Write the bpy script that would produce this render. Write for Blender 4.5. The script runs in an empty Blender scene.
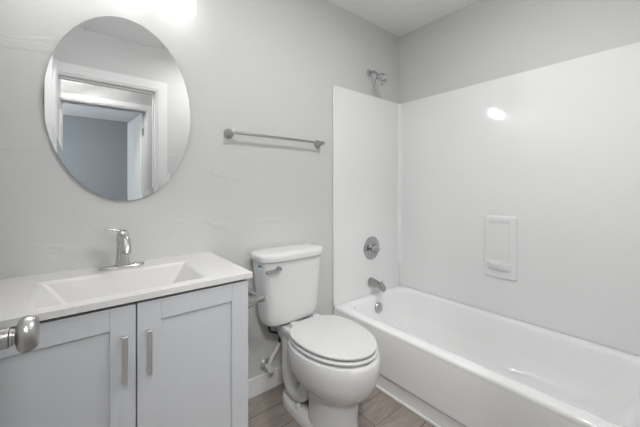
import bpy, bmesh, math, random
from mathutils import Vector, Matrix
random.seed(4)
PI = math.pi
SC = bpy.context.scene
COL = SC.collection

# ------------------------------------------------------------------ camera
CAM_H = 1.173
yaw = math.atan(244/300)
cd = bpy.data.cameras.new('camera'); cam = bpy.data.objects.new('camera', cd); COL.objects.link(cam)
cam.location = (0, 0, CAM_H)
cam.rotation_euler = (PI/2, 0, -yaw)
cd.sensor_fit = 'HORIZONTAL'; cd.sensor_width = 36
cd.lens = 300/640*36
cd.shift_y = -(213.5-188)/640
cd.clip_start = 0.01
SC.camera = cam

# ------------------------------------------------------------------ world, lights, exposure
SC.view_settings.view_transform = 'Standard'
SC.view_settings.look = 'None'
SC.view_settings.gamma = 1
SC.view_settings.exposure = 1.42
SC.view_settings.use_curve_mapping = False
w = bpy.data.worlds.new('world'); SC.world = w; w.use_nodes = True
bg = w.node_tree.nodes['Background']; bg.inputs[0].default_value = (0.72, 0.85, 1.0, 1); bg.inputs[1].default_value = 1.0

VANITY_BULB_W = 10.5      # each of the three shades
SHADE_EMIT = 1.25
HALL_FILL_W = 14.0
BED_W = 15.0
CEIL_W = 3.5             # small ceiling lamp over the middle of the bathroom

def area(name, loc, rot, sx, sy, watts, col):
    l = bpy.data.lights.new(name, 'AREA'); l.shape = 'RECTANGLE'; l.size = sx; l.size_y = sy
    l.energy = watts; l.color = col
    o = bpy.data.objects.new(name, l); COL.objects.link(o); o.location = loc; o.rotation_euler = rot
    return o
# daylight arriving at the bedroom window
area('window_daylight', (-1.52, -2.6, 1.45), (0, -PI/2, 0), 1.1, 1.1, BED_W, (0.90, 0.96, 1.0))
# added fill light in the hall, unseen, angled through the doorway into the bathroom
area('hall_fill_light', (-0.10, -0.56, 2.40), (math.radians(50), 0, math.radians(-28)), 0.42, 0.2, HALL_FILL_W, (1.0, 0.99, 0.98))

# ------------------------------------------------------------------ materials
def mat(name, col, rough=0.5, metal=0.0, spec=0.5, coat=0.0, emit=None, emit_s=0.0):
    m = bpy.data.materials.new(name); m.use_nodes = True
    b = m.node_tree.nodes['Principled BSDF']
    b.inputs['Base Color'].default_value = (*col, 1)
    b.inputs['Roughness'].default_value = rough
    b.inputs['Metallic'].default_value = metal
    b.inputs['Specular IOR Level'].default_value = spec
    b.inputs['Coat Weight'].default_value = coat
    if emit:
        b.inputs['Emission Color'].default_value = (*emit, 1); b.inputs['Emission Strength'].default_value = emit_s
    return m
def nodes(m): return m.node_tree.nodes, m.node_tree.links, m.node_tree.nodes['Principled BSDF']

def plaster(name, col, rough=0.55, strength=0.25, scale=5.0):
    """hand-trowelled wall: smooth skips with raised ridges"""
    m = mat(name, col, rough, spec=0.35)
    N, L, b = nodes(m)
    tc = N.new('ShaderNodeTexCoord')
    mp = N.new('ShaderNodeMapping'); mp.inputs['Scale'].default_value = (1.0, 1.0, 1.8)
    n1 = N.new('ShaderNodeTexNoise'); n1.inputs['Scale'].default_value = scale; n1.inputs['Detail'].default_value = 6; n1.inputs['Distortion'].default_value = 1.2
    r1 = N.new('ShaderNodeValToRGB'); r1.color_ramp.elements[0].position = 0.58; r1.color_ramp.elements[1].position = 0.63
    n2 = N.new('ShaderNodeTexNoise'); n2.inputs['Scale'].default_value = 38; n2.inputs['Detail'].default_value = 3
    mx = N.new('ShaderNodeMath'); mx.operation = 'MULTIPLY_ADD'; mx.inputs[1].default_value = 0.12
    bp = N.new('ShaderNodeBump'); bp.inputs['Strength'].default_value = strength; bp.inputs['Distance'].default_value = 0.004
    L.new(tc.outputs['Object'], mp.inputs['Vector'])
    L.new(mp.outputs['Vector'], n1.inputs['Vector']); L.new(tc.outputs['Object'], n2.inputs['Vector'])
    L.new(n1.outputs['Fac'], r1.inputs['Fac'])
    L.new(n2.outputs['Fac'], mx.inputs[0]); L.new(r1.outputs['Color'], mx.inputs[2])
    L.new(mx.outputs[0], bp.inputs['Height']); L.new(bp.outputs['Normal'], b.inputs['Normal'])
    return m

def wood_floor():
    m = mat('plank_floor', (0.3, 0.25, 0.22), 0.42, spec=0.4)
    N, L, b = nodes(m)
    tc = N.new('ShaderNodeTexCoord')
    mp = N.new('ShaderNodeMapping'); mp.inputs['Location'].default_value = (0.475, 0.103, 0)
    br = N.new('ShaderNodeTexBrick')
    br.offset = 0.37; br.offset_frequency = 2
    br.inputs['Color1'].default_value = (0.30, 0.30, 0.30, 1); br.inputs['Color2'].default_value = (0.70, 0.70, 0.70, 1)
    br.inputs['Mortar'].default_value = (0.0, 0.0, 0.0, 1)
    br.inputs['Scale'].default_value = 1.0; br.inputs['Mortar Size'].default_value = 0.0014
    br.inputs['Brick Width'].default_value = 1.22; br.inputs['Row Height'].default_value = 0.1435
    mg = N.new('ShaderNodeMapping'); mg.inputs['Scale'].default_value = (1.6, 11.0, 1.0)
    ng = N.new('ShaderNodeTexNoise'); ng.inputs['Scale'].default_value = 3.2; ng.inputs['Detail'].default_value = 8; ng.inputs['Distortion'].default_value = 1.6; ng.inputs['Roughness'].default_value = 0.62
    nl = N.new('ShaderNodeTexNoise'); nl.inputs['Scale'].default_value = 5.0; nl.inputs['Detail'].default_value = 2
    rp = N.new('ShaderNodeValToRGB')
    e = rp.color_ramp.elements
    e[0].position = 0.28; e[0].color = (0.22, 0.188, 0.166, 1)
    e[1].position = 0.75; e[1].color = (0.42, 0.375, 0.345, 1)
    k = e.new(0.5); k.color = (0.33, 0.285, 0.255, 1)
    ad = N.new('ShaderNodeMath'); ad.operation = 'MULTIPLY_ADD'; ad.inputs[1].default_value = 0.30
    ad2 = N.new('ShaderNodeMath'); ad2.operation = 'ADD'
    sc = N.new('ShaderNodeMath'); sc.operation = 'MULTIPLY_ADD'; sc.inputs[1].default_value = 0.75; sc.inputs[2].default_value = -0.12
    mixm = N.new('ShaderNodeMixRGB'); mixm.blend_type = 'MIX'; mixm.inputs['Color2'].default_value = (0.05, 0.043, 0.04, 1)
    L.new(tc.outputs['Object'], mp.inputs['Vector']); L.new(mp.outputs['Vector'], br.inputs['Vector'])
    L.new(tc.outputs['Object'], mg.inputs['Vector']); L.new(mg.outputs['Vector'], ng.inputs['Vector']); L.new(tc.outputs['Object'], nl.inputs['Vector'])
    L.new(ng.outputs['Fac'], sc.inputs[0])
    L.new(br.outputs['Color'], ad.inputs[0]); L.new(sc.outputs[0], ad.inputs[2])
    nl2 = N.new('ShaderNodeMath'); nl2.operation = 'MULTIPLY_ADD'; nl2.inputs[1].default_value = 0.3; nl2.inputs[2].default_value = -0.08
    L.new(nl.outputs['Fac'], nl2.inputs[0]); L.new(ad.outputs[0], ad2.inputs[0]); L.new(nl2.outputs[0], ad2.inputs[1])
    L.new(ad2.outputs[0], rp.inputs['Fac'])
    L.new(br.outputs['Fac'], mixm.inputs['Fac']); L.new(rp.outputs['Color'], mixm.inputs['Color1'])
    L.new(mixm.outputs['Color'], b.inputs['Base Color'])
    bp = N.new('ShaderNodeBump'); bp.inputs['Strength'].default_value = 0.15; bp.inputs['Distance'].default_value = 0.002
    L.new(ng.outputs['Fac'], bp.inputs['Height']); L.new(bp.outputs['Normal'], b.inputs['Normal'])
    return m

def brushed(name, col, rough):
    m = mat(name, col, rough, metal=1.0)
    N, L, b = nodes(m)
    tc = N.new('ShaderNodeTexCoord'); mp = N.new('ShaderNodeMapping'); mp.inputs['Scale'].default_value = (40, 40, 400)
    n = N.new('ShaderNodeTexNoise'); n.inputs['Scale'].default_value = 6
    mr = N.new('ShaderNodeMapRange'); mr.inputs['To Min'].default_value = rough*0.8; mr.inputs['To Max'].default_value = rough*1.25
    L.new(tc.outputs['Object'], mp.inputs['Vector']); L.new(mp.outputs['Vector'], n.inputs['Vector'])
    L.new(n.outputs['Fac'], mr.inputs['Value']); L.new(mr.outputs['Result'], b.inputs['Roughness'])
    return m

def speckle(name, col, rough, amt=0.03, spec=0.5, coat=0.0):
    m = mat(name, col, rough, spec=spec, coat=coat)
    N, L, b = nodes(m)
    tc = N.new('ShaderNodeTexCoord'); n = N.new('ShaderNodeTexNoise'); n.inputs['Scale'].default_value = 3.0; n.inputs['Detail'].default_value = 4
    rp = N.new('ShaderNodeValToRGB')
    rp.color_ramp.elements[0].position = 0.3; rp.color_ramp.elements[1].position = 0.7
    rp.color_ramp.elements[0].color = (*[c*(1-amt) for c in col], 1); rp.color_ramp.elements[1].color = (*[min(1, c*(1+amt)) for c in col], 1)
    L.new(tc.outputs['Object'], n.inputs['Vector']); L.new(n.outputs['Fac'], rp.inputs['Fac']); L.new(rp.outputs['Color'], b.inputs['Base Color'])
    return m

M_wall = plaster('wall_paint', (0.65, 0.652, 0.646), strength=0.22, scale=3.4)
M_ceil = plaster('ceiling_paint', (0.90, 0.90, 0.90), 0.8, 0.12)
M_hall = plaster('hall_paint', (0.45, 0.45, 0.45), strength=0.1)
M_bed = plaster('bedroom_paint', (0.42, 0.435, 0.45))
M_floor = wood_floor()
M_trim = mat('white_trim_paint', (0.82, 0.82, 0.815), 0.35)
M_door = mat('white_door_paint', (0.76, 0.76, 0.755), 0.4)
M_acryl = speckle('white_acrylic', (0.93, 0.935, 0.935), 0.05, 0.008, spec=0.5)
M_surr = speckle('white_surround_panel', (0.865, 0.87, 0.87), 0.055, 0.008, spec=0.5)
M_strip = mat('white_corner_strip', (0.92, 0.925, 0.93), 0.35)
M_porc = speckle('white_porcelain', (0.74, 0.74, 0.74), 0.09, 0.006)
M_seat = mat('white_seat_plastic', (0.68, 0.68, 0.68), 0.28)
M_marble = speckle('cultured_marble', (0.72, 0.713, 0.70), 0.25, 0.006)
M_cab = speckle('grey_cabinet_paint', (0.59, 0.61, 0.635), 0.42, 0.012)
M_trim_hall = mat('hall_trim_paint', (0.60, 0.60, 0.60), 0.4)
M_dark = mat('shadow_gap', (0.03, 0.03, 0.03), 0.8)
M_nickel = brushed('brushed_nickel', (0.44, 0.43, 0.42), 0.26)
M_faucet = brushed('faucet_nickel', (0.60, 0.59, 0.575), 0.22)
M_pull = brushed('pull_nickel', (0.66, 0.66, 0.66), 0.42)
M_satin = brushed('satin_nickel', (0.40, 0.395, 0.39), 0.30)
M_chrome = mat('chrome', (0.50, 0.505, 0.51), 0.10, metal=1.0)
M_face = mat('nozzle_face', (0.46, 0.46, 0.46), 0.28, metal=0.6)
N_, L_, b_ = nodes(M_face)
tc_ = N_.new('ShaderNodeTexCoord'); vo_ = N_.new('ShaderNodeTexVoronoi'); vo_.inputs['Scale'].default_value = 70
rp_ = N_.new('ShaderNodeValToRGB'); rp_.color_ramp.elements[0].position = .25; rp_.color_ramp.elements[1].position = .45
rp_.color_ramp.elements[0].color = (.16, .16, .16, 1); rp_.color_ramp.elements[1].color = (.62, .62, .62, 1)
L_.new(tc_.outputs['Object'], vo_.inputs['Vector']); L_.new(vo_.outputs['Distance'], rp_.inputs['Fac']); L_.new(rp_.outputs['Color'], b_.inputs['Base Color'])
M_mirror = mat('mirror_silver', (0.61, 0.62, 0.62), 0.0, metal=1.0)
M_edge = mat('mirror_glass_edge', (0.25, 0.29, 0.28), 0.15)
M_rubber = mat('black_hose', (0.02, 0.02, 0.02), 0.45)
M_braid = mat('white_braided_hose', (0.74, 0.74, 0.73), 0.4)
M_shade = mat('frosted_glass_shade', (0.22, 0.22, 0.22), 0.35, emit=(1.0, 0.98, 0.955), emit_s=SHADE_EMIT)
N_, L_, b_ = nodes(M_shade)   # thin frosted glass: part of the light passes straight through
tr_ = N_.new('ShaderNodeBsdfTransparent'); mx_ = N_.new('ShaderNodeMixShader'); mx_.inputs[0].default_value = 0.16
L_.new(tr_.outputs[0], mx_.inputs[1]); L_.new(b_.outputs[0], mx_.inputs[2]); L_.new(mx_.outputs[0], N_['Material Output'].inputs['Surface'])
M_bulb = mat('lit_bulb', (.12, .12, .12), 0.4, emit=(1.0, 0.95, 0.88), emit_s=2.0)
M_blue = mat('blue_sticker', (0.015, 0.22, 0.42), 0.4)
M_white_lab = mat('white_sticker', (0.82, 0.83, 0.83), 0.4)
M_lamp_dome = mat('lamp_dome_glass', (0.9, 0.9, 0.88), 0.4, emit=(1, 0.97, 0.93), emit_s=6)

# ------------------------------------------------------------------ helpers
def link(name, me, m, parent=None, loc=(0, 0, 0)):
    o = bpy.data.objects.new(name, me); COL.objects.link(o)
    if m is not None and not me.materials: me.materials.append(m)
    if parent is not None:
        o.parent = parent
        o.location = Vector(loc) - Vector((0, 0, 0))
    else: o.location = loc
    return o
def obj(name, bm, m, parent=None, angle=35, flat=False, wn_on=True):
    """bm is in world coordinates; parents are Empties, so move into the parent's frame"""
    bmesh.ops.remove_doubles(bm, verts=bm.verts, dist=1e-6)
    bmesh.ops.recalc_face_normals(bm, faces=bm.faces)
    me = bpy.data.meshes.new(name)
    if parent is not None:
        bm.transform(matrix_of(parent).inverted())
    else:
        # origin at the base centre
        xs = [v.co.x for v in bm.verts]; ys = [v.co.y for v in bm.verts]; zs = [v.co.z for v in bm.verts]
        org = Vector(((min(xs)+max(xs))/2, (min(ys)+max(ys))/2, min(zs)))
        bm.transform(Matrix.Translation(-org))
    bm.to_mesh(me); bm.free()
    if not flat:
        for p in me.polygons: p.use_smooth = True
        me.set_sharp_from_angle(angle=math.radians(angle))
    if m is not None: me.materials.append(m)
    o = bpy.data.objects.new(name, me); COL.objects.link(o)
    if parent is not None: o.parent = parent
    else: o.location = org
    if not flat and wn_on:
        wn = o.modifiers.new('weighted_normals', 'WEIGHTED_NORMAL'); wn.keep_sharp = True; wn.weight = 80
    return o
def matrix_of(o):
    m = Matrix.LocRotScale(o.location, o.rotation_euler, None)
    return matrix_of(o.parent) @ m if o.parent else m
def thing(name, label, cat, loc=(0, 0, 0), rz=0, group=None):
    o = bpy.data.objects.new(name, None); COL.objects.link(o)
    o.location = loc; o.rotation_euler = (0, 0, rz); o.empty_display_size = 0.05
    o['label'] = label; o['category'] = cat
    if group: o['group'] = group
    return o
def tag(o, label, cat, group=None):
    o['label'] = label; o['category'] = cat
    if group: o['group'] = group
    return o
def struct(name, bm, m, parent=None, **k):
    o = obj(name, bm, m, parent, **k)
    if parent is None: o['kind'] = 'structure'
    return o

def B(): return bmesh.new()
def box(bm, x0, x1, y0, y1, z0, z1, bev=0.0, seg=2, mtx=None):
    t = bmesh.new()
    bmesh.ops.create_cube(t, size=1)
    for v in t.verts:
        v.co = Vector((x0+(x1-x0)*(v.co.x+.5), y0+(y1-y0)*(v.co.y+.5), z0+(z1-z0)*(v.co.z+.5)))
    if bev > 0: bmesh.ops.bevel(t, geom=list(t.edges), offset=bev, segments=seg, profile=0.5, affect='EDGES')
    if mtx is not None: t.transform(mtx)
    merge(bm, t); return bm
def merge(bm, t):
    me = bpy.data.meshes.new('tmp'); t.to_mesh(me); t.free(); bm.from_mesh(me); bpy.data.meshes.remove(me)
def loft(bm, rings, cap0=True, cap1=True, closed=False):
    R = [[bm.verts.new(p) for p in r] for r in rings]; n = len(R[0])
    pairs = list(zip(R, R[1:])) + ([(R[-1], R[0])] if closed else [])
    for a, b in pairs:
        for i in range(n): bm.faces.new((a[i], a[(i+1) % n], b[(i+1) % n], b[i]))
    if not closed:
        if cap0: bm.faces.new(list(reversed(R[0])))
        if cap1: bm.faces.new(R[-1])
    return bm
def frame_of(d):
    d = Vector(d).normalized()
    u = d.orthogonal().normalized() if abs(d.z) > 0.99 else d.cross(Vector((0, 0, 1))).normalized()
    v = d.cross(u).normalized(); return d, u, v
def lathe(bm, origin, axis, prof, n=32, sx=1, sy=1):
    """prof: (radius, distance along axis)"""
    o = Vector(origin); d, u, v = frame_of(axis); rings = []
    for r, t in prof:
        r = max(r, 1e-4)
        rings.append([o+d*t+u*(r*sx*math.cos(2*PI*k/n))+v*(r*sy*math.sin(2*PI*k/n)) for k in range(n)])
    return loft(bm, rings)
def catmull(pts, sub=6):
    P = [Vector(p) for p in pts]; out = []
    for i in range(len(P)-1):
        a = P[max(i-1, 0)]; b = P[i]; c = P[i+1]; d = P[min(i+2, len(P)-1)]
        for k in range(sub):
            t = k/sub
            out.append(0.5*((2*b)+(c-a)*t+(2*a-5*b+4*c-d)*t*t+(3*b-a-3*c+d)*t**3))
    out.append(P[-1]); return out
def tube(bm, pts, rad, n=14, smooth=True, sub=6):
    """rad: number or list of radii at the given points"""
    P = catmull(pts, sub) if smooth else [Vector(p) for p in pts]
    if isinstance(rad, (int, float)): R = [rad]*len(P)
    else:
        R = []
        m = len(rad)
        for i in range(len(P)):
            f = i/(len(P)-1)*(m-1); j = min(int(f), m-2); R.append(rad[j]*(1-(f-j))+rad[j+1]*(f-j))
    t0 = (P[1]-P[0]).normalized(); _, u, v = frame_of(t0); rings = []
    for i, p in enumerate(P):
        t = (P[min(i+1, len(P)-1)]-P[max(i-1, 0)]).normalized()
        u = (u-t*u.dot(t)).normalized(); v = t.cross(u)
        rings.append([p+u*(R[i]*math.cos(2*PI*k/n))+v*(R[i]*math.sin(2*PI*k/n)) for k in range(n)])
    return loft(bm, rings)
def sup(a, b, n, N, cx=0, cy=0, z=0):
    out = []
    for k in range(N):
        th = 2*PI*k/N; c, s = math.cos(th), math.sin(th)
        out.append(Vector((cx+a*math.copysign(abs(c)**(2/n), c), cy+b*math.copysign(abs(s)**(2/n), s), z)))
    return out
def egg(cx, yf, yb, a, z, N=48, n=2.0, nb=2.6):
    """toilet outline: round front at yf (towards -y), squarer back at yb, widest at ymid"""
    ym = yf+(yb-yf)*0.56; out = []
    for k in range(N):
        th = 2*PI*k/N; c, s = math.cos(th), math.sin(th)
        e = nb if s > 0 else n
        x = cx+a*math.copysign(abs(c)**(2/e), c)
        y = ym+((yb-ym) if s > 0 else (ym-yf))*math.copysign(abs(s)**(2/e), s)
        out.append(Vector((x, y, z)))
    return out

# ------------------------------------------------------------------ dimensions
XL, XB = -0.26, 2.127         # left wall, right wall
YA, YF = 1.55, 0.010          # vanity wall, wall with the door
ZC = 2.452
OX0, OX1 = -0.105, 0.56       # bathroom door opening
HY = -0.86                    # far side of the hall (its face)
DOOR_H = 2.05

# ------------------------------------------------------------------ structure
bm = B(); box(bm, -2.2, 3.0, -3.9, 1.75, -0.05, 0.0); struct('floor', bm, M_floor, flat=True)
bm = B(); box(bm, XL-.12, XB+.12, YF-.12, YA+.12, ZC, ZC+.06); struct('ceiling', bm, M_ceil, flat=True)
bm = B(); box(bm, XL-.12, XB+.12, YA, YA+.12, 0, ZC); struct('wall_back', bm, M_wall, flat=True)
bm = B(); box(bm, XB, XB+.12, YF-.12, YA, 0, ZC); struct('wall_right', bm, M_wall, flat=True)
bm = B(); box(bm, XL-.12, XL, YF-.12, YA, 0, ZC); struct('wall_left', bm, M_wall, flat=True)
bm = B(); box(bm, XL, OX0-.02, YF-.12, YF, 0, ZC); box(bm, OX1+.02, XB, YF-.12, YF, 0, ZC); box(bm, OX0-.02, OX1+.02, YF-.12, YF, DOOR_H+.02, ZC)
struct('wall_front', bm, M_wall, flat=True)
# hall
bm = B(); box(bm, -2.2, 3.0, HY, YF-.12, ZC, ZC+.06); struct('ceiling_hall', bm, M_ceil, flat=True)
BX0, BX1 = -0.115, 0.628      # bedroom door opening
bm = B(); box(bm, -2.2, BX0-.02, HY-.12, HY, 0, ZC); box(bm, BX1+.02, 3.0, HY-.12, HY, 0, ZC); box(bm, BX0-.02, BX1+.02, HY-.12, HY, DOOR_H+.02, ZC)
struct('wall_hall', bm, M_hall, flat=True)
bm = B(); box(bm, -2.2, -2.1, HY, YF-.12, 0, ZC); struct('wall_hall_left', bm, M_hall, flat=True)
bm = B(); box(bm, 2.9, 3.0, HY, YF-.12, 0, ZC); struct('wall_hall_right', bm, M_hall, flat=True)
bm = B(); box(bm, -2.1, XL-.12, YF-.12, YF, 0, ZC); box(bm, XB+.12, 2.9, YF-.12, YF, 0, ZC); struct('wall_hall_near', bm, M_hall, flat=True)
# bedroom
BYF = -3.8
bm = B(); box(bm, -1.7, 1.4, BYF-.1, HY-.12, ZC, ZC+.06); struct('ceiling_bedroom', bm, M_ceil, flat=True)
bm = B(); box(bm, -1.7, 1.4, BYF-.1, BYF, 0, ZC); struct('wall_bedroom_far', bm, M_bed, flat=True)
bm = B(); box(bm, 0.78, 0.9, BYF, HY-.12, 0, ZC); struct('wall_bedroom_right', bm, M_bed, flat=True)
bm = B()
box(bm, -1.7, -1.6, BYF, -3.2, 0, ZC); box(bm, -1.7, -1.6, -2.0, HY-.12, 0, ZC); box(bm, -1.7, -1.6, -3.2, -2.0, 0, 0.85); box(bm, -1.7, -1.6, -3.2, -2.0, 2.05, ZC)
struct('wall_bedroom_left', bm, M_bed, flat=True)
bm = B()
for y in (-3.2, -2.62, -2.04): box(bm, -1.68, -1.62, y, y+.04, 0.85, 2.05)
for z in (0.85, 2.01): box(bm, -1.68, -1.62, -3.2, -2.0, z, z+.04)
struct('window_1', bm, M_trim)

# door casings: jambs with a stop, flat casing with an eased edge
def casing(name, x0, x1, yin, yout, faces, W, m=None):
    bm = B()
    # jambs
    box(bm, x0-.02, x0, yout, yin, 0, DOOR_H+.02); box(bm, x1, x1+.02, yout, yin, 0, DOOR_H+.02); box(bm, x0, x1, yout, yin, DOOR_H, DOOR_H+.02)
    # stops
    ym = (yin+yout)/2
    box(bm, x0, x0+.011, ym-.018, ym+.012, 0, DOOR_H, .002); box(bm, x1-.011, x1, ym-.018, ym+.012, 0, DOOR_H, .002); box(bm, x0, x1, ym-.018, ym+.012, DOOR_H-.011, DOOR_H, .002)
    for y, s in faces:
        for t, w0, w1 in ((.010, 0, .014), (.016, .014, W-.018), (.012, W-.018, W)):
            ya, yb = sorted((y, y+s*t))
            box(bm, x0-.005-w1, x0-.005-w0, ya, yb, 0, DOOR_H+.005+w0, .001, 1); box(bm, x1+.005+w0, x1+.005+w1, ya, yb, 0, DOOR_H+.005+w0, .001, 1)
            box(bm, x0-.005-w1, x1+.005+w1, ya, yb, DOOR_H+.005+w0, DOOR_H+.005+w1, .001, 1)
    return struct(name, bm, m or M_trim)
casing('trim_1', OX0, OX1, YF, YF-.12, ((YF, 1), (YF-.12, -1)), .092)
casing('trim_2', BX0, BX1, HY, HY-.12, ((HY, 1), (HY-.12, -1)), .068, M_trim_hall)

# baseboards
def baseboard(bm, x0, x1, y0, y1):
    box(bm, x0, x1, y0, y1, 0.0, 0.105, .004, 2)
bm = B(); baseboard(bm, 0.512, 1.372, YA-.013, YA); struct('baseboard_back', bm, M_trim)
bm = B(); baseboard(bm, OX1+.075, 1.372, YF, YF+.013); struct('baseboard_front', bm, M_trim)
bm = B(); baseboard(bm, XL, XL+.013, YF+.02, 1.07); struct('baseboard_left', bm, M_trim)
# caulked trim strip at the foot of the tub
bm = B(); box(bm, 1.364, 1.3775, YF, YA-.014, 0, .016, .004, 2); struct('trim_3', bm, M_strip)

# attic hatch in the ceiling, close to the door wall
bm = B()
hx0, hx1, hy0, hy1 = -0.2, 0.487, 0.012, 0.60
box(bm, hx0, hx1, hy0, hy1, ZC-.004, ZC-.0005, .0015, 1)
hatch = obj('attic_hatch', bm, M_ceil); tag(hatch, 'flat grey painted hatch panel in the ceiling, seen at the top of the oval mirror', 'hatch')

# ------------------------------------------------------------------ bathroom door (open, just left of the frame) and its knob
drz = math.radians(90-0.9)
DT = bpy.data.objects.new('door_1', None); COL.objects.link(DT)
DT.location = (OX0, YF+.004, 0); DT.rotation_euler = (0, 0, drz); DT.empty_display_size = .05
DT['kind'] = 'structure'; DT['label'] = 'white bathroom door swung open beside the vanity, with a round nickel knob'; DT['category'] = 'door'
dm = matrix_of(DT)
def local(bm): bm.transform(dm); return bm
# in door coordinates: x along the width, y from 0 (face towards the vanity's left) to -.035... leaf occupies y in [0,.035]
bm = B(); DW = 0.655
box(bm, 0, DW, 0.0, 0.035, 0.012, DOOR_H-.004, .0015, 1)
struct('slab', local(bm), M_door, DT)
bm = B()
for x0, x1, z0, z1 in ((.11, .29, 1.12, 1.92), (.36, .545, 1.12, 1.92), (.11, .29, .2, .86), (.36, .545, .2, .86)):
    for y0, y1 in ((-.004, .001), (.034, .039)):
        box(bm, x0, x1, y0, y1, z0, z1, .0035, 1)
obj('raised_panel', local(bm), M_door, DT)
for z in (.25, 1.05, 1.83):
    bm = B(); lathe(bm, (-.004, -.006, z-.045), (0, 0, 1), [(.0065, 0), (.0065, .09)], 12); box(bm, -.003, .03, -.001, .0005, z-.044, z+.044)
    obj('hinge', local(bm), M_satin, DT)
KX, KZ = DW-.058, .960
for s, y0 in ((-1, 0.0), (1, .035)):
    bm = B(); lathe(bm, (KX, y0, KZ), (0, s, 0), [(.0005, 0), (.033, 0), (.033, .004), (.030, .009), (.018, .012), (.014, .013), (.014, .016)], 40)
    rose = obj('knob_rose', local(bm), M_satin, DT)
    bm = B(); lathe(bm, (KX, y0, KZ), (0, s, 0), [(.0142, .012), (.0142, .022), (.012, .023), (.012, .026), (.0105, .0265), (.0105, .028), (.014, .029), (.0205, .031), (.0245, .0345), (.0258, .039), (.0252, .0445), (.023, .049), (.0205, .0515), (.0185, .0522), (.0175, .0518), (.012, .0522), (.0005, .0528)], 48)
    kn = obj('door_knob', local(bm), M_satin, DT)
    kn['label'] = 'round satin nickel door knob'
bm = B(); box(bm, DW-.0005, DW+.001, .006, .029, KZ-.028, KZ+.028); obj('latch_plate', local(bm), M_satin, DT)

# bedroom door, open into the bedroom at the right
D2 = bpy.data.objects.new('door_2', None); COL.objects.link(D2)
D2.location = (BX1, HY-.116, 0); D2.rotation_euler = (0, 0, math.radians(-94)); D2.empty_display_size = .05
D2['kind'] = 'structure'; D2['label'] = 'white bedroom door across the hall, standing open, seen in the mirror'; D2['category'] = 'door'
d2 = matrix_of(D2)
bm = B(); box(bm, 0, .75, -.035, 0, .012, DOOR_H-.004, .0015, 1); bm.transform(d2); struct('slab', bm, M_door, D2)
for z in (.25, 1.05, 1.83):
    bm = B(); lathe(bm, (-.004, .006, z-.045), (0, 0, 1), [(.0075, 0), (.0075, .09)], 12); box(bm, -.002, .0005, -.03, .002, z-.044, z+.044)
    bm.transform(d2); obj('hinge', bm, M_satin, D2)

# added lamp body on the hall ceiling, unseen, to go with the fill light
HL = thing('unseen_ceiling_lamp', 'added fill lamp, unseen, round white glass on the hall ceiling outside the bathroom door', 'lamp', (-.10, -.62, ZC))
bm = B(); lathe(bm, (-.10, -.62, ZC), (0, 0, -1), [(.0005, 0), (.15, 0), (.15, .02), (.145, .022), (.0005, .022)], 40); obj('base', bm, M_satin, HL)
bm = B(); lathe(bm, (-.10, -.62, ZC), (0, 0, -1), [(.0005, .022), (.14, .022), (.13, .045), (.09, .066), (.04, .075), (.0005, .077)], 40); obj('glass_dome', bm, M_lamp_dome, HL)

# bathroom ceiling lamp (above the frame)
BLx, BLy = 1.0, .44
BL = thing('unseen_ceiling_lamp', 'small round white lamp on the bathroom ceiling between toilet and tub', 'lamp', (BLx, BLy, ZC))
bm = B(); lathe(bm, (BLx, BLy, ZC), (0, 0, -1), [(.0005, 0), (.115, 0), (.115, .018), (.105, .024), (.0005, .024)], 40); obj('base', bm, M_satin, BL)
bm = B(); lathe(bm, (BLx, BLy, ZC), (0, 0, -1), [(.0005, .024), (.10, .024), (.097, .04), (.075, .058), (.04, .067), (.0005, .07)], 40); obj('glass_dome', bm, M_lamp_dome, BL)
l = bpy.data.lights.new('dome_light', 'AREA'); l.shape = 'DISK'; l.size = .17; l.energy = CEIL_W; l.color = (1.0, 1.0, 1.0)
lo = bpy.data.objects.new('dome_light', l); COL.objects.link(lo); lo.location = (BLx, BLy, ZC-.075)

# ------------------------------------------------------------------ vanity cabinet
VX0, VX1 = -.236, .518
VYF, VYD = 1.092, 1.073       # carcass front, door front
VT = .8255                    # cabinet top
VC = thing('vanity_cabinet', 'light grey shaker vanity cabinet with two doors under the white sink top', 'cabinet', ((VX0+VX1)/2, 1.32, 0))
bm = B()
box(bm, VX0, VX0+.016, VYF, YA-.002, 0.0, VT); box(bm, VX1-.016, VX1, VYF, YA-.002, 0.0, VT, .001, 1)
box(bm, VX0+.016, VX1-.016, VYF+.06, VYF+.076, 0.0, .095)           # toe kick
box(bm, VX0+.016, VX1-.016, VYF, YA-.002, .095, .111)
box(bm, VX0+.016, VX1-.016, YA-.012, YA-.002, .111, VT)
obj('carcass', bm, M_cab, VC)
bm = B()   # dark sheet behind the doors: shade of their gaps put in as colour
box(bm, VX0+.016, VX1-.016, VYF, VYF+.012, .111, VT-.001)
obj('gap_shade_sheet', bm, M_dark, VC)
def shaker(x0, x1, z0, z1):
    bm = B(); R = .066; yb = VYF-.0005; rc = .007
    # stiles, rails, recessed panel
    e = .0012
    box(bm, x0, x0+R, VYD, yb, z0, z1, e, 1); box(bm, x1-R, x1, VYD, yb, z0, z1, e, 1)
    box(bm, x0+R, x1-R, VYD, yb, z1-R, z1, e, 1); box(bm, x0+R, x1-R, VYD, yb, z0, z0+R, e, 1)
    box(bm, x0+R-.001, x1-R+.001, VYD+rc, yb-.001, z0+R-.001, z1-R+.001)
    return bm
DZ0, DZ1 = .115, .8165
GX = .1445
for x0, x1, hx in ((VX0+.003, GX-.0018, .112), (GX+.0018, VX1-.002, .176)):
    d = obj('door', shaker(x0, x1, DZ0, DZ1), M_cab, VC)
    bm = B(); hz0, hz1 = .598, .735; yo = VYD-.031
    box(bm, hx-.0072, hx+.0072, yo, yo+.009, hz0, hz1, .0012, 1)
    for z in (hz0+.012, hz1-.012): box(bm, hx-.0045, hx+.0045, yo+.008, VYD+.0005, z-.006, z+.006, .001, 1)
    h = obj('handle', bm, M_pull, d)

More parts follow.
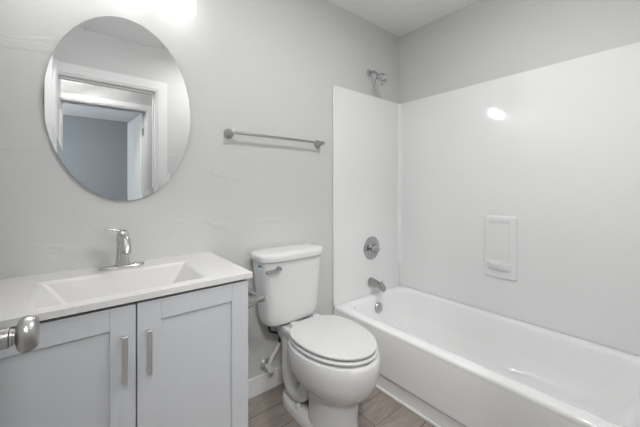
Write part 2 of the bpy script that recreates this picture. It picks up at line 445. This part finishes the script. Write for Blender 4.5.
# ------------------------------------------------------------------ vanity top with the moulded basin
CX0, CX1, CY0, CY1, CZ = XL+.001, .5305, 1.0627, YA-.001, .848
def countertop():
    bm = bmesh.new()
    t = .0205
    o = [(CX0, CY0), (CX1, CY0), (CX1, CY1), (CX0, CY1)]
    i = [(-.095, 1.118), (.372, 1.118), (.372, 1.405), (-.095, 1.405)]
    f = [(.00, 1.165), (.285, 1.165), (.285, 1.365), (.00, 1.365)]
    ob = [bm.verts.new((x, y, CZ-t)) for x, y in o]; ot = [bm.verts.new((x, y, CZ)) for x, y in o]
    it = [bm.verts.new((x, y, CZ)) for x, y in i]; fb = [bm.verts.new((x, y, CZ-.125)) for x, y in f]
    ib = [bm.verts.new((x+dx, y+dy, CZ-t)) for (x, y), (dx, dy) in zip(i, ((-.012, -.012), (.012, -.012), (.012, .012), (-.012, .012)))]
    fu = [bm.verts.new((x+dx, y+dy, CZ-.137)) for (x, y), (dx, dy) in zip(f, ((-.012, -.012), (.012, -.012), (.012, .012), (-.012, .012)))]
    def q(a, b): 
        for k in range(4): bm.faces.new((a[k], a[(k+1) % 4], b[(k+1) % 4], b[k]))
    q(ob, ot); q(ot, it); q(it, fb); bm.faces.new(fb); q(ob, ib); q(ib, fu); bm.faces.new(fu)
    bmesh.ops.recalc_face_normals(bm, faces=bm.faces)
    def E(a, b): return bm.edges.get((a, b))
    e1 = [E(it[k], it[(k+1) % 4]) for k in range(4)]+[E(fb[k], fb[(k+1) % 4]) for k in range(4)]+[E(it[k], fb[k]) for k in range(4)]
    bmesh.ops.bevel(bm, geom=e1, offset=.011, segments=4, profile=.5, affect='EDGES')
    e2 = [e for e in bm.edges if e.calc_length() > .3 and all(abs(v.co.z-CZ) < 1e-5 for v in e.verts) and all(min(abs(v.co.x-CX0), abs(v.co.x-CX1), abs(v.co.y-CY0), abs(v.co.y-CY1)) < 1e-5 for v in e.verts)]
    bmesh.ops.bevel(bm, geom=e2, offset=.0025, segments=2, profile=.5, affect='EDGES')
    return bm
VTOP = thing('sink_countertop', 'white moulded vanity top with a shallow rectangular sink basin', 'countertop', (.135, 1.3, VT))
obj('top', countertop(), M_marble, VTOP)
bm = B(); lathe(bm, (.1425, 1.265, CZ-.1245), (0, 0, 1), [(.0005, 0), (.021, 0), (.021, .002), (.018, .004), (.013, .0025), (.0005, .0025)], 28)
obj('drain', bm, M_nickel, VTOP)

# ------------------------------------------------------------------ faucet
FX, FY = .149, 1.472
FA = thing('faucet', 'brushed nickel single lever faucet behind the sink basin', 'faucet', (FX, FY, CZ))
bm = B(); loft(bm, [sup(.078, .026, 2.3, 48, FX, FY, CZ), sup(.079, .027, 2.3, 48, FX, FY, CZ+.004), sup(.076, .024, 2.3, 48, FX, FY, CZ+.0085), sup(.070, .018, 2.3, 48, FX, FY, CZ+.010)])
obj('base_plate', bm, M_faucet, FA)
bm = B()
rg = []
for z, a, b, dy in ((0.008, .0265, .0245, 0), (.03, .0235, .0225, 0), (.06, .021, .021, -.001), (.09, .0205, .0215, -.003), (.112, .0215, .0235, -.005), (.122, .0205, .0225, -.006)):
    rg.append(sup(a, b, 2.6, 32, FX, FY+dy, CZ+z))
loft(bm, rg); obj('body', bm, M_faucet, FA)
# spout: leaves the body near the top, arcs forward and down
bm = B()
pts = [(FX, FY-.006, CZ+.104), (FX, FY-.040, CZ+.122), (FX, FY-.080, CZ+.120), (FX, FY-.112, CZ+.102), (FX, FY-.126, CZ+.080)]
tube(bm, pts, [.018, .0185, .0175, .0165, .0165], 20)
obj('spout', bm, M_faucet, FA)
bm = B(); lathe(bm, (FX, FY-.125, CZ+.083), (0, -.45, -1), [(.0005, 0), (.0150, 0), (.0150, .006), (.0005, .006)], 20); obj('aerator', bm, M_chrome, FA)
# lever on top, pointing to the back left
bm = B()
loft(bm, [sup(.0205, .0225, 2.6, 32, FX, FY-.006, CZ+.123), sup(.021, .023, 2.6, 32, FX, FY-.007, CZ+.134), sup(.018, .020, 2.6, 32, FX, FY-.005, CZ+.147), sup(.010, .012, 2.4, 32, FX, FY-.002, CZ+.153)])
def lev(t, wd, th, z):   # rectangular-ish section along the lever axis
    d = Vector((-.985, .17, 0)); s = Vector((.17, .985, 0)); c = Vector((FX+.006, FY-.006, CZ+z))+d*t
    return [c+s*(wd*math.cos(2*PI*k/16))+Vector((0, 0, th*math.sin(2*PI*k/16))) for k in range(16)]
loft(bm, [lev(-.006, .008, .007, .141), lev(.012, .0105, .0085, .146), lev(.028, .0105, .0055, .154), lev(.048, .0095, .0042, .158), lev(.064, .009, .0038, .159), lev(.069, .006, .0025, .159)])
obj('lever', bm, M_faucet, FA)

# ------------------------------------------------------------------ oval mirror with a bevelled edge
MXc, MZc, MA, MBz = .1685, 1.5125, .2655, .394
MR = thing('oval_mirror', 'frameless oval mirror with a ground edge hanging above the sink', 'mirror', (MXc, YA, MZc))
def ell(a, b, y, n=128): return [Vector((MXc+a*math.cos(2*PI*k/n), y, MZc+b*math.sin(2*PI*k/n))) for k in range(n)]
bm = B(); bv = .020
yf = YA-.010
loft(bm, [ell(MA, MBz, yf-.00018), ell(MA-bv, MBz-bv, yf)], cap0=False, cap1=True)
o = obj('glass', bm, M_mirror, MR, flat=True)
bm = B()
loft(bm, [ell(MA, MBz, YA-.0005), ell(MA+.0005, MBz+.0005, YA-.004), ell(MA+.0005, MBz+.0005, yf+.0002), ell(MA, MBz, yf-.0002)], cap0=True, cap1=False)
obj('edge', bm, M_edge, MR)

# ------------------------------------------------------------------ vanity light above the mirror
LX, LZ, LY = .178, 2.165, 1.474
VL = thing('vanity_light', 'three shade nickel wall light above the oval mirror', 'lamp', (LX, YA, LZ))
bm = B(); box(bm, LX-.29, LX+.29, YA-.022, YA, LZ-.03, LZ+.03, .008, 3); obj('back_plate', bm, M_nickel, VL)
for dx in (-.197, 0, .197):
    x = LX+dx
    bm = B(); tube(bm, [(x, YA-.02, LZ), (x, YA-.06, LZ+.012), (x, LY+.01, LZ+.012), (x, LY, LZ-.015)], .008, 12); lathe(bm, (x, LY, LZ-.012), (0, 0, -1), [(.0005, 0), (.024, 0), (.027, .02), (.027, .03), (.0005, .03)], 24)
    obj('arm', bm, M_nickel, VL)
    bm = B()
    zt, zb = LZ-.03, 1.992
    outer = [(.028, 0), (.045, .012), (.056, .04), (.062, .09), (.064, zt-zb)]
    inner = [(r-.004, t+(.004 if t < .1 else 0)) for r, t in reversed(outer)]
    lathe(bm, (x, LY, zt), (0, 0, -1), outer+[(.062, zt-zb+.002)]+inner, 40)
    sh = obj('lamp_shade', bm, M_shade, VL)
    bm = B(); lathe(bm, (x, LY, zt-.01), (0, 0, -1), [(.0005, 0), (.012, 0), (.013, .02), (.019, .04), (.021, .055), (.018, .07), (.009, .078), (.0005, .08)], 24)
    obj('bulb', bm, M_bulb, VL)
    l = bpy.data.lights.new('bulb_light', 'SPOT'); l.energy = VANITY_BULB_W; l.color = (1.0, 1.0, 1.0); l.shadow_soft_size = .042
    l.spot_size = math.radians(172); l.spot_blend = 1.0
    lo = bpy.data.objects.new('bulb_light', l); COL.objects.link(lo); lo.location = (x, LY, zt-.062)
    lo.rotation_euler = Vector((-.55 if dx < 0 else .03, -1, .06)).to_track_quat('-Z', 'Y').to_euler()

# ------------------------------------------------------------------ flared-post fittings (towel bar, paper holder)
def post(bm, base, d, length, r0=.0275, r1=.0115):
    lathe(bm, base, d, [(.0005, 0), (r0, 0), (r0, .004), (r0*.92, .009), (r0*.70, length*.38), (r0*.52, length*.6), (r1*1.05, length*.82), (r1*1.08, length*.86), (r1*1.12, length*.98), (r1*.9, length+.006), (.0005, length+.009)], 32)
TX0, TX1, TZ = .632, 1.238, 1.463
TB = thing('towel_bar', 'brushed nickel towel bar on the wall between mirror and tub', 'towel bar', ((TX0+TX1)/2, YA, TZ))
for x in (TX0, TX1):
    bm = B(); post(bm, (x, YA, TZ), (0, -1, 0), .060); obj('post', bm, M_nickel, TB)
bm = B(); tube(bm, [(TX0, YA-.052, TZ), (TX1, YA-.052, TZ)], .0078, 16, smooth=False); obj('bar', bm, M_nickel, TB)

PY, PZ = 1.125, .712
PH = thing('paper_holder', 'brushed nickel toilet paper holder on the vanity side, without paper', 'toilet paper holder', (VX1, PY+.075, PZ))
for y in (PY, PY+.15):
    bm = B(); post(bm, (VX1, y, PZ), (1, 0, 0), .088, .030, .0125); obj('post', bm, M_satin, PH)
bm = B(); tube(bm, [(VX1+.074, PY, PZ), (VX1+.074, PY+.15, PZ)], .0125, 18, smooth=False); obj('roller', bm, M_satin, PH)

# ------------------------------------------------------------------ bathtub
TXF = 1.3778; RZ = .358
TXW = XB-.006; TY0, TY1 = YF+.006, YA-.006
def rrect(x0, x1, y0, y1, r, z, n=8):
    out = []
    for cx, cy, a0 in ((x1-r, y1-r, 0), (x0+r, y1-r, PI/2), (x0+r, y0+r, PI), (x1-r, y0+r, 1.5*PI)):
        for k in range(n+1):
            a = a0+PI/2*k/n; out.append(Vector((cx+r*math.cos(a), cy+r*math.sin(a), z)))
    return out
TUB = thing('bathtub', 'white acrylic alcove bathtub with a smooth front apron', 'bathtub', ((TXF+TXW)/2, (TY0+TY1)/2, 0))
bm = B()
r0 = .006
rings = [rrect(TXF+.004, TXW, TY0, TY1, r0, RZ-.05),
         rrect(TXF, TXW, TY0, TY1, r0, RZ-.020), rrect(TXF+.001, TXW, TY0, TY1, r0, RZ-.010), rrect(TXF+.005, TXW, TY0, TY1, r0, RZ-.003), rrect(TXF+.012, TXW, TY0, TY1, r0, RZ),
         rrect(TXF+.060, TXW-.040, TY0+.06, TY1-.050, .10, RZ+.001), rrect(TXF+.070, TXW-.048, TY0+.07, TY1-.056, .10, RZ-.003),
         rrect(TXF+.078, TXW-.055, TY0+.08, TY1-.061, .10, RZ-.014), rrect(TXF+.084, TXW-.060, TY0+.09, TY1-.066, .10, RZ-.04),
         rrect(TXF+.10, TXW-.075, TY0+.16, TY1-.09, .10, RZ-.17), rrect(TXF+.125, TXW-.10, TY0+.24, TY1-.125, .10, .085), rrect(TXF+.17, TXW-.145, TY0+.32, TY1-.18, .09, .062), rrect(TXF+.25, TXW-.22, TY0+.42, TY1-.30, .06, .058)]
loft(bm, rings, cap0=False, cap1=True)
obj('basin', bm, M_acryl, TUB, angle=50, wn_on=False)
bm = B()   # apron: outward bow, with the step-back line near the floor
def apr(y):
    P = [(0.000, 0.0), (0.000, .070), (0.001, .080), (-.008, .092), (-.010, .10), (-.0085, .20), (-.004, .29), (0.0002, RZ-.03), (.0002, RZ-.019)]
    out = [Vector((TXF+dx+.004*(dx >= 0 and z < .09), y, z)) for dx, z in P]
    return out
A = [apr(TY0), apr((TY0+TY1)/2), apr(TY1)]
V = [[bm.verts.new(p) for p in r] for r in A]
for a, b in zip(V, V[1:]):
    for k in range(len(a)-1): bm.faces.new((a[k], a[k+1], b[k+1], b[k]))
r_ = bmesh.ops.extrude_face_region(bm, geom=list(bm.faces))
for v in [g for g in r_['geom'] if isinstance(g, bmesh.types.BMVert)]: v.co.x = TXF+.02
obj('apron', bm, M_acryl, TUB, angle=40)
bm = B(); lathe(bm, (1.75, 1.25, .0575), (0, 0, 1), [(.0005, 0), (.035, 0), (.034, .003), (.02, .005), (.0005, .006)], 28); obj('drain', bm, M_chrome, TUB)

# ------------------------------------------------------------------ surround panels with the moulded soap dish
SZ = 1.881; PT = .006
SX0 = 1.3785
SUR = thing('tub_surround', 'glossy white three wall tub surround panels above the bathtub', 'shower surround', (1.75, .8, RZ))
ST = .012
z0 = RZ+.0015
def panel(x0, x1, y0, y1):
    bm = B(); box(bm, x0, x1, y0, y1, z0, SZ, .003, 2); return bm
obj('end_panel', panel(SX0, XB-.0005, YA-ST, YA-.0005), M_surr, SUR)
obj('long_panel', panel(XB-ST, XB-.0005, YF+ST, YA-ST), M_surr, SUR)
obj('end_panel', panel(SX0, XB-.0005, YF+.0005, YF+ST), M_surr, SUR)
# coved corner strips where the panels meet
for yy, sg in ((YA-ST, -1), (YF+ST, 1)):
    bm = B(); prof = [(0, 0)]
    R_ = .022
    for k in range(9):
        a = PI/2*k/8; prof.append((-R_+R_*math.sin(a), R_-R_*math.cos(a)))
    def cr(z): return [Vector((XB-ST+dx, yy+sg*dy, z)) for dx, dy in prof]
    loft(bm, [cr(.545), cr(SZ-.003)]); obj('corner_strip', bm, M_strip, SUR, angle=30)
# left return edge of the panel (the bright bead down the vanity wall)
bm = B(); tube(bm, [(SX0-.001, YA-.007, z0), (SX0-.001, YA-.007, SZ-.004)], .0065, 10, smooth=False); obj('edge_bead', bm, M_surr, SUR)
# moulded soap dish: a raised plate with a tall recess and a scooped shelf
xs = XB-ST
bm = bmesh.new()
ya, yb, za, zb = .672, .858, .598, .990
def rr(y0, y1, z0, z1, r, x, n=5):
    out = []
    for cy, cz, a0 in ((y1-r, z1-r, 0), (y0+r, z1-r, PI/2), (y0+r, z0+r, PI), (y1-r, z0+r, 1.5*PI)):
        for k in range(n+1):
            a = a0+PI/2*k/n; out.append(Vector((x, cy+r*math.cos(a), cz+r*math.sin(a))))
    return out
loft(bm, [rr(ya-.006, yb+.006, za-.006, zb+.006, .012, xs+.002), rr(ya-.002, yb+.002, za-.002, zb+.002, .011, xs-.006), rr(ya+.004, yb-.004, za+.004, zb-.004, .010, xs-.011), rr(ya+.008, yb-.008, za+.008, zb-.008, .009, xs-.012),
          rr(ya+.030, yb-.018, .690, zb-.026, .018, xs-.012), rr(ya+.036, yb-.024, .696, zb-.032, .017, xs-.010), rr(ya+.046, yb-.040, .712, zb-.050, .015, xs-.001)], cap0=False, cap1=True)
# scooped shelf lip below the recess
lip = []
for t in range(9):
    f = t/8; y = ya+.028+f*(yb-.018-ya-.028)
    d = .003+.030*math.sin(PI*min(1, max(0, f)))**.5
    lip.append([Vector((xs-.008, y, .640)), Vector((xs-.010-d*.6, y, .655)), Vector((xs-.010-d, y, .675)), Vector((xs-.010-d, y, .688)), Vector((xs-.006-d*.75, y, .690)), Vector((xs-.010-d*.2, y, .680)), Vector((xs-.002, y, .682))])
loft(bm, lip)
obj('soap_dish', bm, M_surr, SUR, angle=40)

# ------------------------------------------------------------------ tub and shower fittings
VXc = 1.760; YP = YA-ST
# shower head
SH = thing('shower_spray', 'chrome shower head on a short arm above the tub surround', 'shower head', (1.746, YA, 2.056))
bm = B(); lathe(bm, (1.746, YA, 2.056), (0, -1, 0), [(.0005, 0), (.027, 0), (.026, .004), (.017, .010), (.010, .012), (.0005, .012)], 28); obj('flange', bm, M_chrome, SH)
bm = B(); tube(bm, [(1.746, YA-.008, 2.056), (1.746, YA-.045, 2.052), (1.746, YA-.075, 2.030), (1.744, YA-.096, 2.001)], .0105, 14); obj('arm', bm, M_chrome, SH)
hd = Vector((-.16, -.66, -.70)).normalized(); ho = Vector((1.745, YA-.092, 2.006))
bm = B(); lathe(bm, ho, hd, [(.0005, 0), (.012, 0), (.014, .006), (.013, .014), (.018, .022), (.036, .034), (.047, .045), (.050, .056), (.048, .061), (.046, .061)], 36); obj('head', bm, M_chrome, SH)
bm = B(); lathe(bm, ho, hd, [(.0005, .058), (.0465, .058), (.0455, .0610), (.032, .064), (.031, .0615), (.019, .0615), (.018, .065), (.0005, .066)], 36)
d_, u_, v_ = frame_of(hd)
for k in range(16):
    c = ho+d_*.0615+u_*(.039*math.cos(2*PI*k/16))+v_*(.039*math.sin(2*PI*k/16)); lathe(bm, c, hd, [(.002, 0), (.0018, .004), (.0004, .0045)], 8)
obj('spray_face', bm, M_face, SH)
# mixing valve
MVz = .713
MV = thing('shower_valve', 'round chrome shower valve plate with a small lever knob on the surround', 'valve', (VXc, YP, MVz))
bm = B(); lathe(bm, (VXc, YP, MVz), (0, -1, 0), [(.0005, 0), (.089, 0), (.089, .003), (.083, .009), (.070, .012), (.064, .0108), (.042, .014), (.036, .020), (.0005, .020)], 48); obj('escutcheon', bm, M_chrome, MV)
bm = B(); lathe(bm, (VXc, YP, MVz), (0, -1, 0), [(.030, .018), (.030, .030), (.026, .042), (.024, .060), (.020, .066), (.0005, .068)], 32)
obj('handle_hub', bm, M_chrome, MV)
bm = B(); tube(bm, [(VXc, YP-.052, MVz), (VXc-.020, YP-.058, MVz-.012), (VXc-.046, YP-.062, MVz-.026)], [.010, .009, .007], 12); obj('lever', bm, M_satin, MV)
# spout
SPz = .448
SP = thing('tub_spout', 'satin nickel tub spout with a pull-up diverter below the shower valve', 'spout', (1.825-.06, YP, SPz))
sx = 1.748
bm = B()
def sec(y, w, zt, zb, dx=0): return [Vector((sx+w*math.copysign(abs(math.cos(2*PI*k/24))**.8, math.cos(2*PI*k/24)), y, (zt+zb)/2+(zt-zb)/2*math.copysign(abs(math.sin(2*PI*k/24))**.8, math.sin(2*PI*k/24)))) for k in range(24)]
loft(bm, [sec(YP, .030, SPz+.040, SPz-.024), sec(YP-.006, .031, SPz+.041, SPz-.025), sec(YP-.05, .027, SPz+.034, SPz-.022), sec(YP-.09, .024, SPz+.026, SPz-.024), sec(YP-.118, .023, SPz+.020, SPz-.032), sec(YP-.132, .021, SPz+.008, SPz-.034)])
obj('spout_body', bm, M_satin, SP)
bm = B(); lathe(bm, (sx, YP-.112, SPz+.018), (0, 0, 1), [(.004, 0), (.004, .010), (.007, .012), (.007, .018), (.0005, .020)], 14); obj('diverter', bm, M_chrome, SP)
# overflow plate on the basin's end wall
OVn = Vector((0, -1, .16)).normalized(); OVc = Vector((1.755, TY1-.079, .279))
OV = thing('overflow_plate', 'small round chrome overflow plate inside the bathtub below the spout', 'overflow plate', OVc)
bm = B(); lathe(bm, OVc, OVn, [(.0005, 0), (.038, 0), (.038, .006), (.034, .011), (.020, .013), (.0005, .013)], 36); obj('plate', bm, M_chrome, OV)
bm = B(); lathe(bm, OVc, OVn, [(.008, .012), (.007, .016), (.0005, .017)], 14); obj('screw', bm, M_satin, OV)

# ------------------------------------------------------------------ toilet
TC = .984
TO = thing('toilet', 'white two piece toilet with closed lid between vanity and bathtub', 'toilet', (TC, 1.2, 0))
bm = B()
# bowl and front column
rings = []
for z, a, f, b in ((0, .116, .975, 1.22), (.012, .116, .975, 1.22), (.02, .113, .978, 1.22), (.10, .107, .972, 1.22), (.17, .108, .958, 1.23), (.198, .114, .946, 1.25), (.215, .128, .928, 1.27), (.235, .148, .905, 1.29), (.268, .175, .878, 1.31), (.31, .192, .863, 1.32), (.355, .198, .858, 1.325), (.392, .198, .858, 1.33), (.408, .194, .865, 1.325), (.4135, .172, .89, 1.30)):
    rings.append(egg(TC, f, b, a, z))
loft(bm, rings)
# rear deck that carries the tank
rings = []
for z, a, y0, y1 in ((.30, .085, 1.28, 1.46), (.35, .105, 1.26, 1.50), (.39, .122, 1.24, 1.515), (.420, .130, 1.24, 1.52), (.428, .126, 1.245, 1.515)):
    rings.append(sup(a, (y1-y0)/2, 4.5, 48, TC, (y0+y1)/2, z))
loft(bm, rings)
# foot
rings = []
for z, a, y0, y1 in ((0, .124, 1.02, 1.462), (.030, .122, 1.022, 1.460), (.040, .116, 1.03, 1.452), (.052, .09, 1.05, 1.43)):
    rings.append(sup(a, (y1-y0)/2, 3.2, 56, TC, (y0+y1)/2, z))
loft(bm, rings)
# rear leg
rings = []
for z, a, y0, y1 in ((.03, .080, 1.33, 1.45), (.10, .078, 1.335, 1.45), (.22, .074, 1.345, 1.455), (.33, .080, 1.34, 1.47), (.36, .09, 1.33, 1.48)):
    rings.append(sup(a, (y1-y0)/2, 3.0, 40, TC, (y0+y1)/2, z))
loft(bm, rings)
# trapway loop standing out on both flanks
for s in (-1, 1):
    x = TC+s*.073
    tube(bm, [(TC+s*.068, 1.385, .37), (x, 1.385, .28), (x+.002*s, 1.38, .19), (x+.002*s, 1.355, .115), (x, 1.305, .092), (x, 1.255, .115), (x, 1.225, .175), (x-.004*s, 1.20, .24), (x-.01*s, 1.17, .30)], [.046, .043, .043, .042, .040, .037, .036, .038, .045], 18)
obj('bowl', bm, M_porc, TO, angle=55, wn_on=False)
for s in (-1, 1):
    bm = B(); lathe(bm, (TC+s*.098, 1.265, .044), (0, 0, 1), [(.016, 0), (.016, .010), (.0135, .019), (.007, .024), (.0005, .025)], 20); obj('bolt_cap', bm, M_seat, TO)
# seat and lid
def slab_egg(z0, z1, grow, yf, yb, a, dome=0.0):
    b = B(); e = .006
    rr_ = [egg(TC, yf+e, yb-e, a-e, z0, 64), egg(TC, yf+.001, yb-.001, a-.001, z0+.004, 64), egg(TC, yf, yb, a, (z0+z1)/2, 64), egg(TC, yf+.0015, yb-.0015, a-.0015, z1-.004, 64), egg(TC, yf+e, yb-e, a-e, z1-.0008, 64)]
    if dome:
        for k in (.75, .5, .25): rr_.append([Vector((TC+(p.x-TC)*k, 1.10+(p.y-1.10)*k, z1-.0008+dome*(1-k*k))) for p in rr_[4]])
    loft(b, rr_); return b
obj('seat', slab_egg(.4175, .4345, 0, .866, 1.325, .187), M_seat, TO, angle=60)
obj('lid', slab_egg(.438, .4555, 0, .872, 1.330, .183, .004), M_seat, TO, angle=60)
for s in (-1, 1):
    bm = B(); box(bm, TC+s*.075-.022, TC+s*.075+.022, 1.31, 1.352, .425, .452, .006, 3); obj('seat_hinge', bm, M_seat, TO)
# tank
KT = .937
def trg(z, a, y0, y1, n): return sup(a, (y1-y0)/2, n, 64, KT, (y0+y1)/2, z)
bm = B()
loft(bm, [trg(.442, .150, 1.372, 1.508, 3.8), trg(.448, .160, 1.360, 1.514, 3.8), trg(.48, .168, 1.354, 1.52, 4.0), trg(.62, .183, 1.350, 1.526, 4.2), trg(.79, .199, 1.346, 1.532, 4.4)])
obj('tank', bm, M_porc, TO, angle=50)
bm = B()
loft(bm, [trg(.786, .204, 1.342, 1.534, 3.6), trg(.790, .212, 1.332, 1.537, 3.6), trg(.809, .214, 1.330, 1.538, 3.6), trg(.820, .212, 1.332, 1.537, 3.6), trg(.8265, .205, 1.340, 1.532, 4.0), trg(.8295, .17, 1.367, 1.51, 3.6), trg(.8305, .10, 1.41, 1.47, 3.0)])
obj('tank_lid', bm, M_porc, TO, angle=60)
# tank bolts spacer (the dark gasket under the tank)
bm = B(); loft(bm, [sup(.10, .055, 3, 40, TC, 1.45, .4275), sup(.10, .045, 3, 40, TC, 1.45, .444)]); obj('tank_gasket', bm, M_rubber, TO)
# flush lever on the front, upper left
lx, lz, ly = .815, .757, 1.348
LV = B(); lathe(LV, (lx, ly+.003, lz), (0, -1, 0), [(.0005, 0), (.011, 0), (.011, .006), (.009, .010), (.0085, .020), (.0005, .021)], 20)
fl = obj('flush_lever', LV, M_chrome, TO)
bm = B()
tube(bm, [(lx+.012, ly-.016, lz-.005), (lx-.02, ly-.018, lz-.006), (lx-.052, ly-.020, lz-.006), (lx-.078, ly-.021, lz-.007)], [.0065, .0078, .0082, .0088], 14)
obj('lever_arm', bm, M_satin, fl)
# efficiency sticker on the tank's front left corner
def tank_pt(u, z, off=.0012):
    """point on the tank's rounded front, u = angle (radians) from +x"""
    f = (z-.62)/(.79-.62); a = .183+(.199-.183)*f; y0 = 1.350+(1.346-1.350)*f; y1 = 1.526+.006*f; n = 4.2+.2*f
    c, s = math.cos(u), math.sin(u); b = (y1-y0)/2
    p = Vector((KT+a*math.copysign(abs(c)**(2/n), c), (y0+y1)/2+b*math.copysign(abs(s)**(2/n), s), z))
    nrm = Vector((math.copysign(abs(c)**(2-2/n), c)/a, math.copysign(abs(s)**(2-2/n), s)/b, 0)).normalized()
    return p+nrm*off
def patch(u0, u1, z0, z1, off, slope=0.0, n=10):
    b = B(); V = []
    for k in range(n+1):
        u = u0+(u1-u0)*k/n; V.append([b.verts.new(tank_pt(u, z0+slope*k/n, off)), b.verts.new(tank_pt(u, z1+slope*k/n, off))])
    for p, q in zip(V, V[1:]): b.faces.new((p[0], q[0], q[1], p[1]))
    bmesh.ops.solidify(b, geom=list(b.faces), thickness=.0004)
    return b
st = obj('sticker', patch(PI+.02, PI+.26, .748, .778, .0014), M_white_lab, TO)
obj('sticker_band', patch(PI+.03, PI+.24, .760, .772, .0022), M_blue, st)

# ------------------------------------------------------------------ water supply
vx, vz = .852, .150
SV = thing('stop_valve', 'small water valve on the wall left of the toilet with a thin hose', 'valve', (vx, YA, vz))
bm = B(); lathe(bm, (vx, YA, vz), (0, -1, 0), [(.0005, 0), (.034, 0), (.033, .004), (.026, .010), (.010, .012), (.0005, .012)], 30); obj('escutcheon', bm, M_pull, SV)
bm = B(); lathe(bm, (vx, YA-.008, vz), (0, -1, 0), [(.009, 0), (.009, .020), (.016, .023), (.016, .050), (.008, .052), (.006, .062), (.0005, .062)], 20)
lathe(bm, (vx, YA-.046, vz), (.25, 0, 1), [(.011, 0), (.011, .022), (.014, .024), (.014, .038), (.009, .040)], 18)
obj('valve_body', bm, M_braid, SV)
bm = B(); lathe(bm, (vx, YA-.066, vz), (0, -1, 0), [(.0005, 0), (.020, 0), (.022, .004), (.020, .012), (.0005, .013)], 24, 1, .62); obj('valve_handle', bm, M_seat, SV)
hp = [(vx+.012, YA-.046, vz+.038), (vx+.020, 1.50, .215), (vx+.046, 1.495, .250), (vx+.058, 1.488, .285)]
bm = B(); tube(bm, hp, .0125, 12); obj('supply_hose', bm, M_braid, SV)
hq = [(vx+.058, 1.488, .284), (vx+.052, 1.482, .335), (vx+.006, 1.470, .365), (vx-.022, 1.458, .385), (vx-.030, 1.452, .415), (vx-.030, 1.450, .440)]
bm = B(); tube(bm, hq, .0065, 12)
hb = obj('hose_end', bm, M_rubber, SV)
bm = B(); lathe(bm, (vx-.030, 1.45, .432), (0, 0, 1), [(.011, 0), (.019, .004), (.019, .024), (.013, .030)], 14); obj('coupling_nut', bm, M_seat, SV)
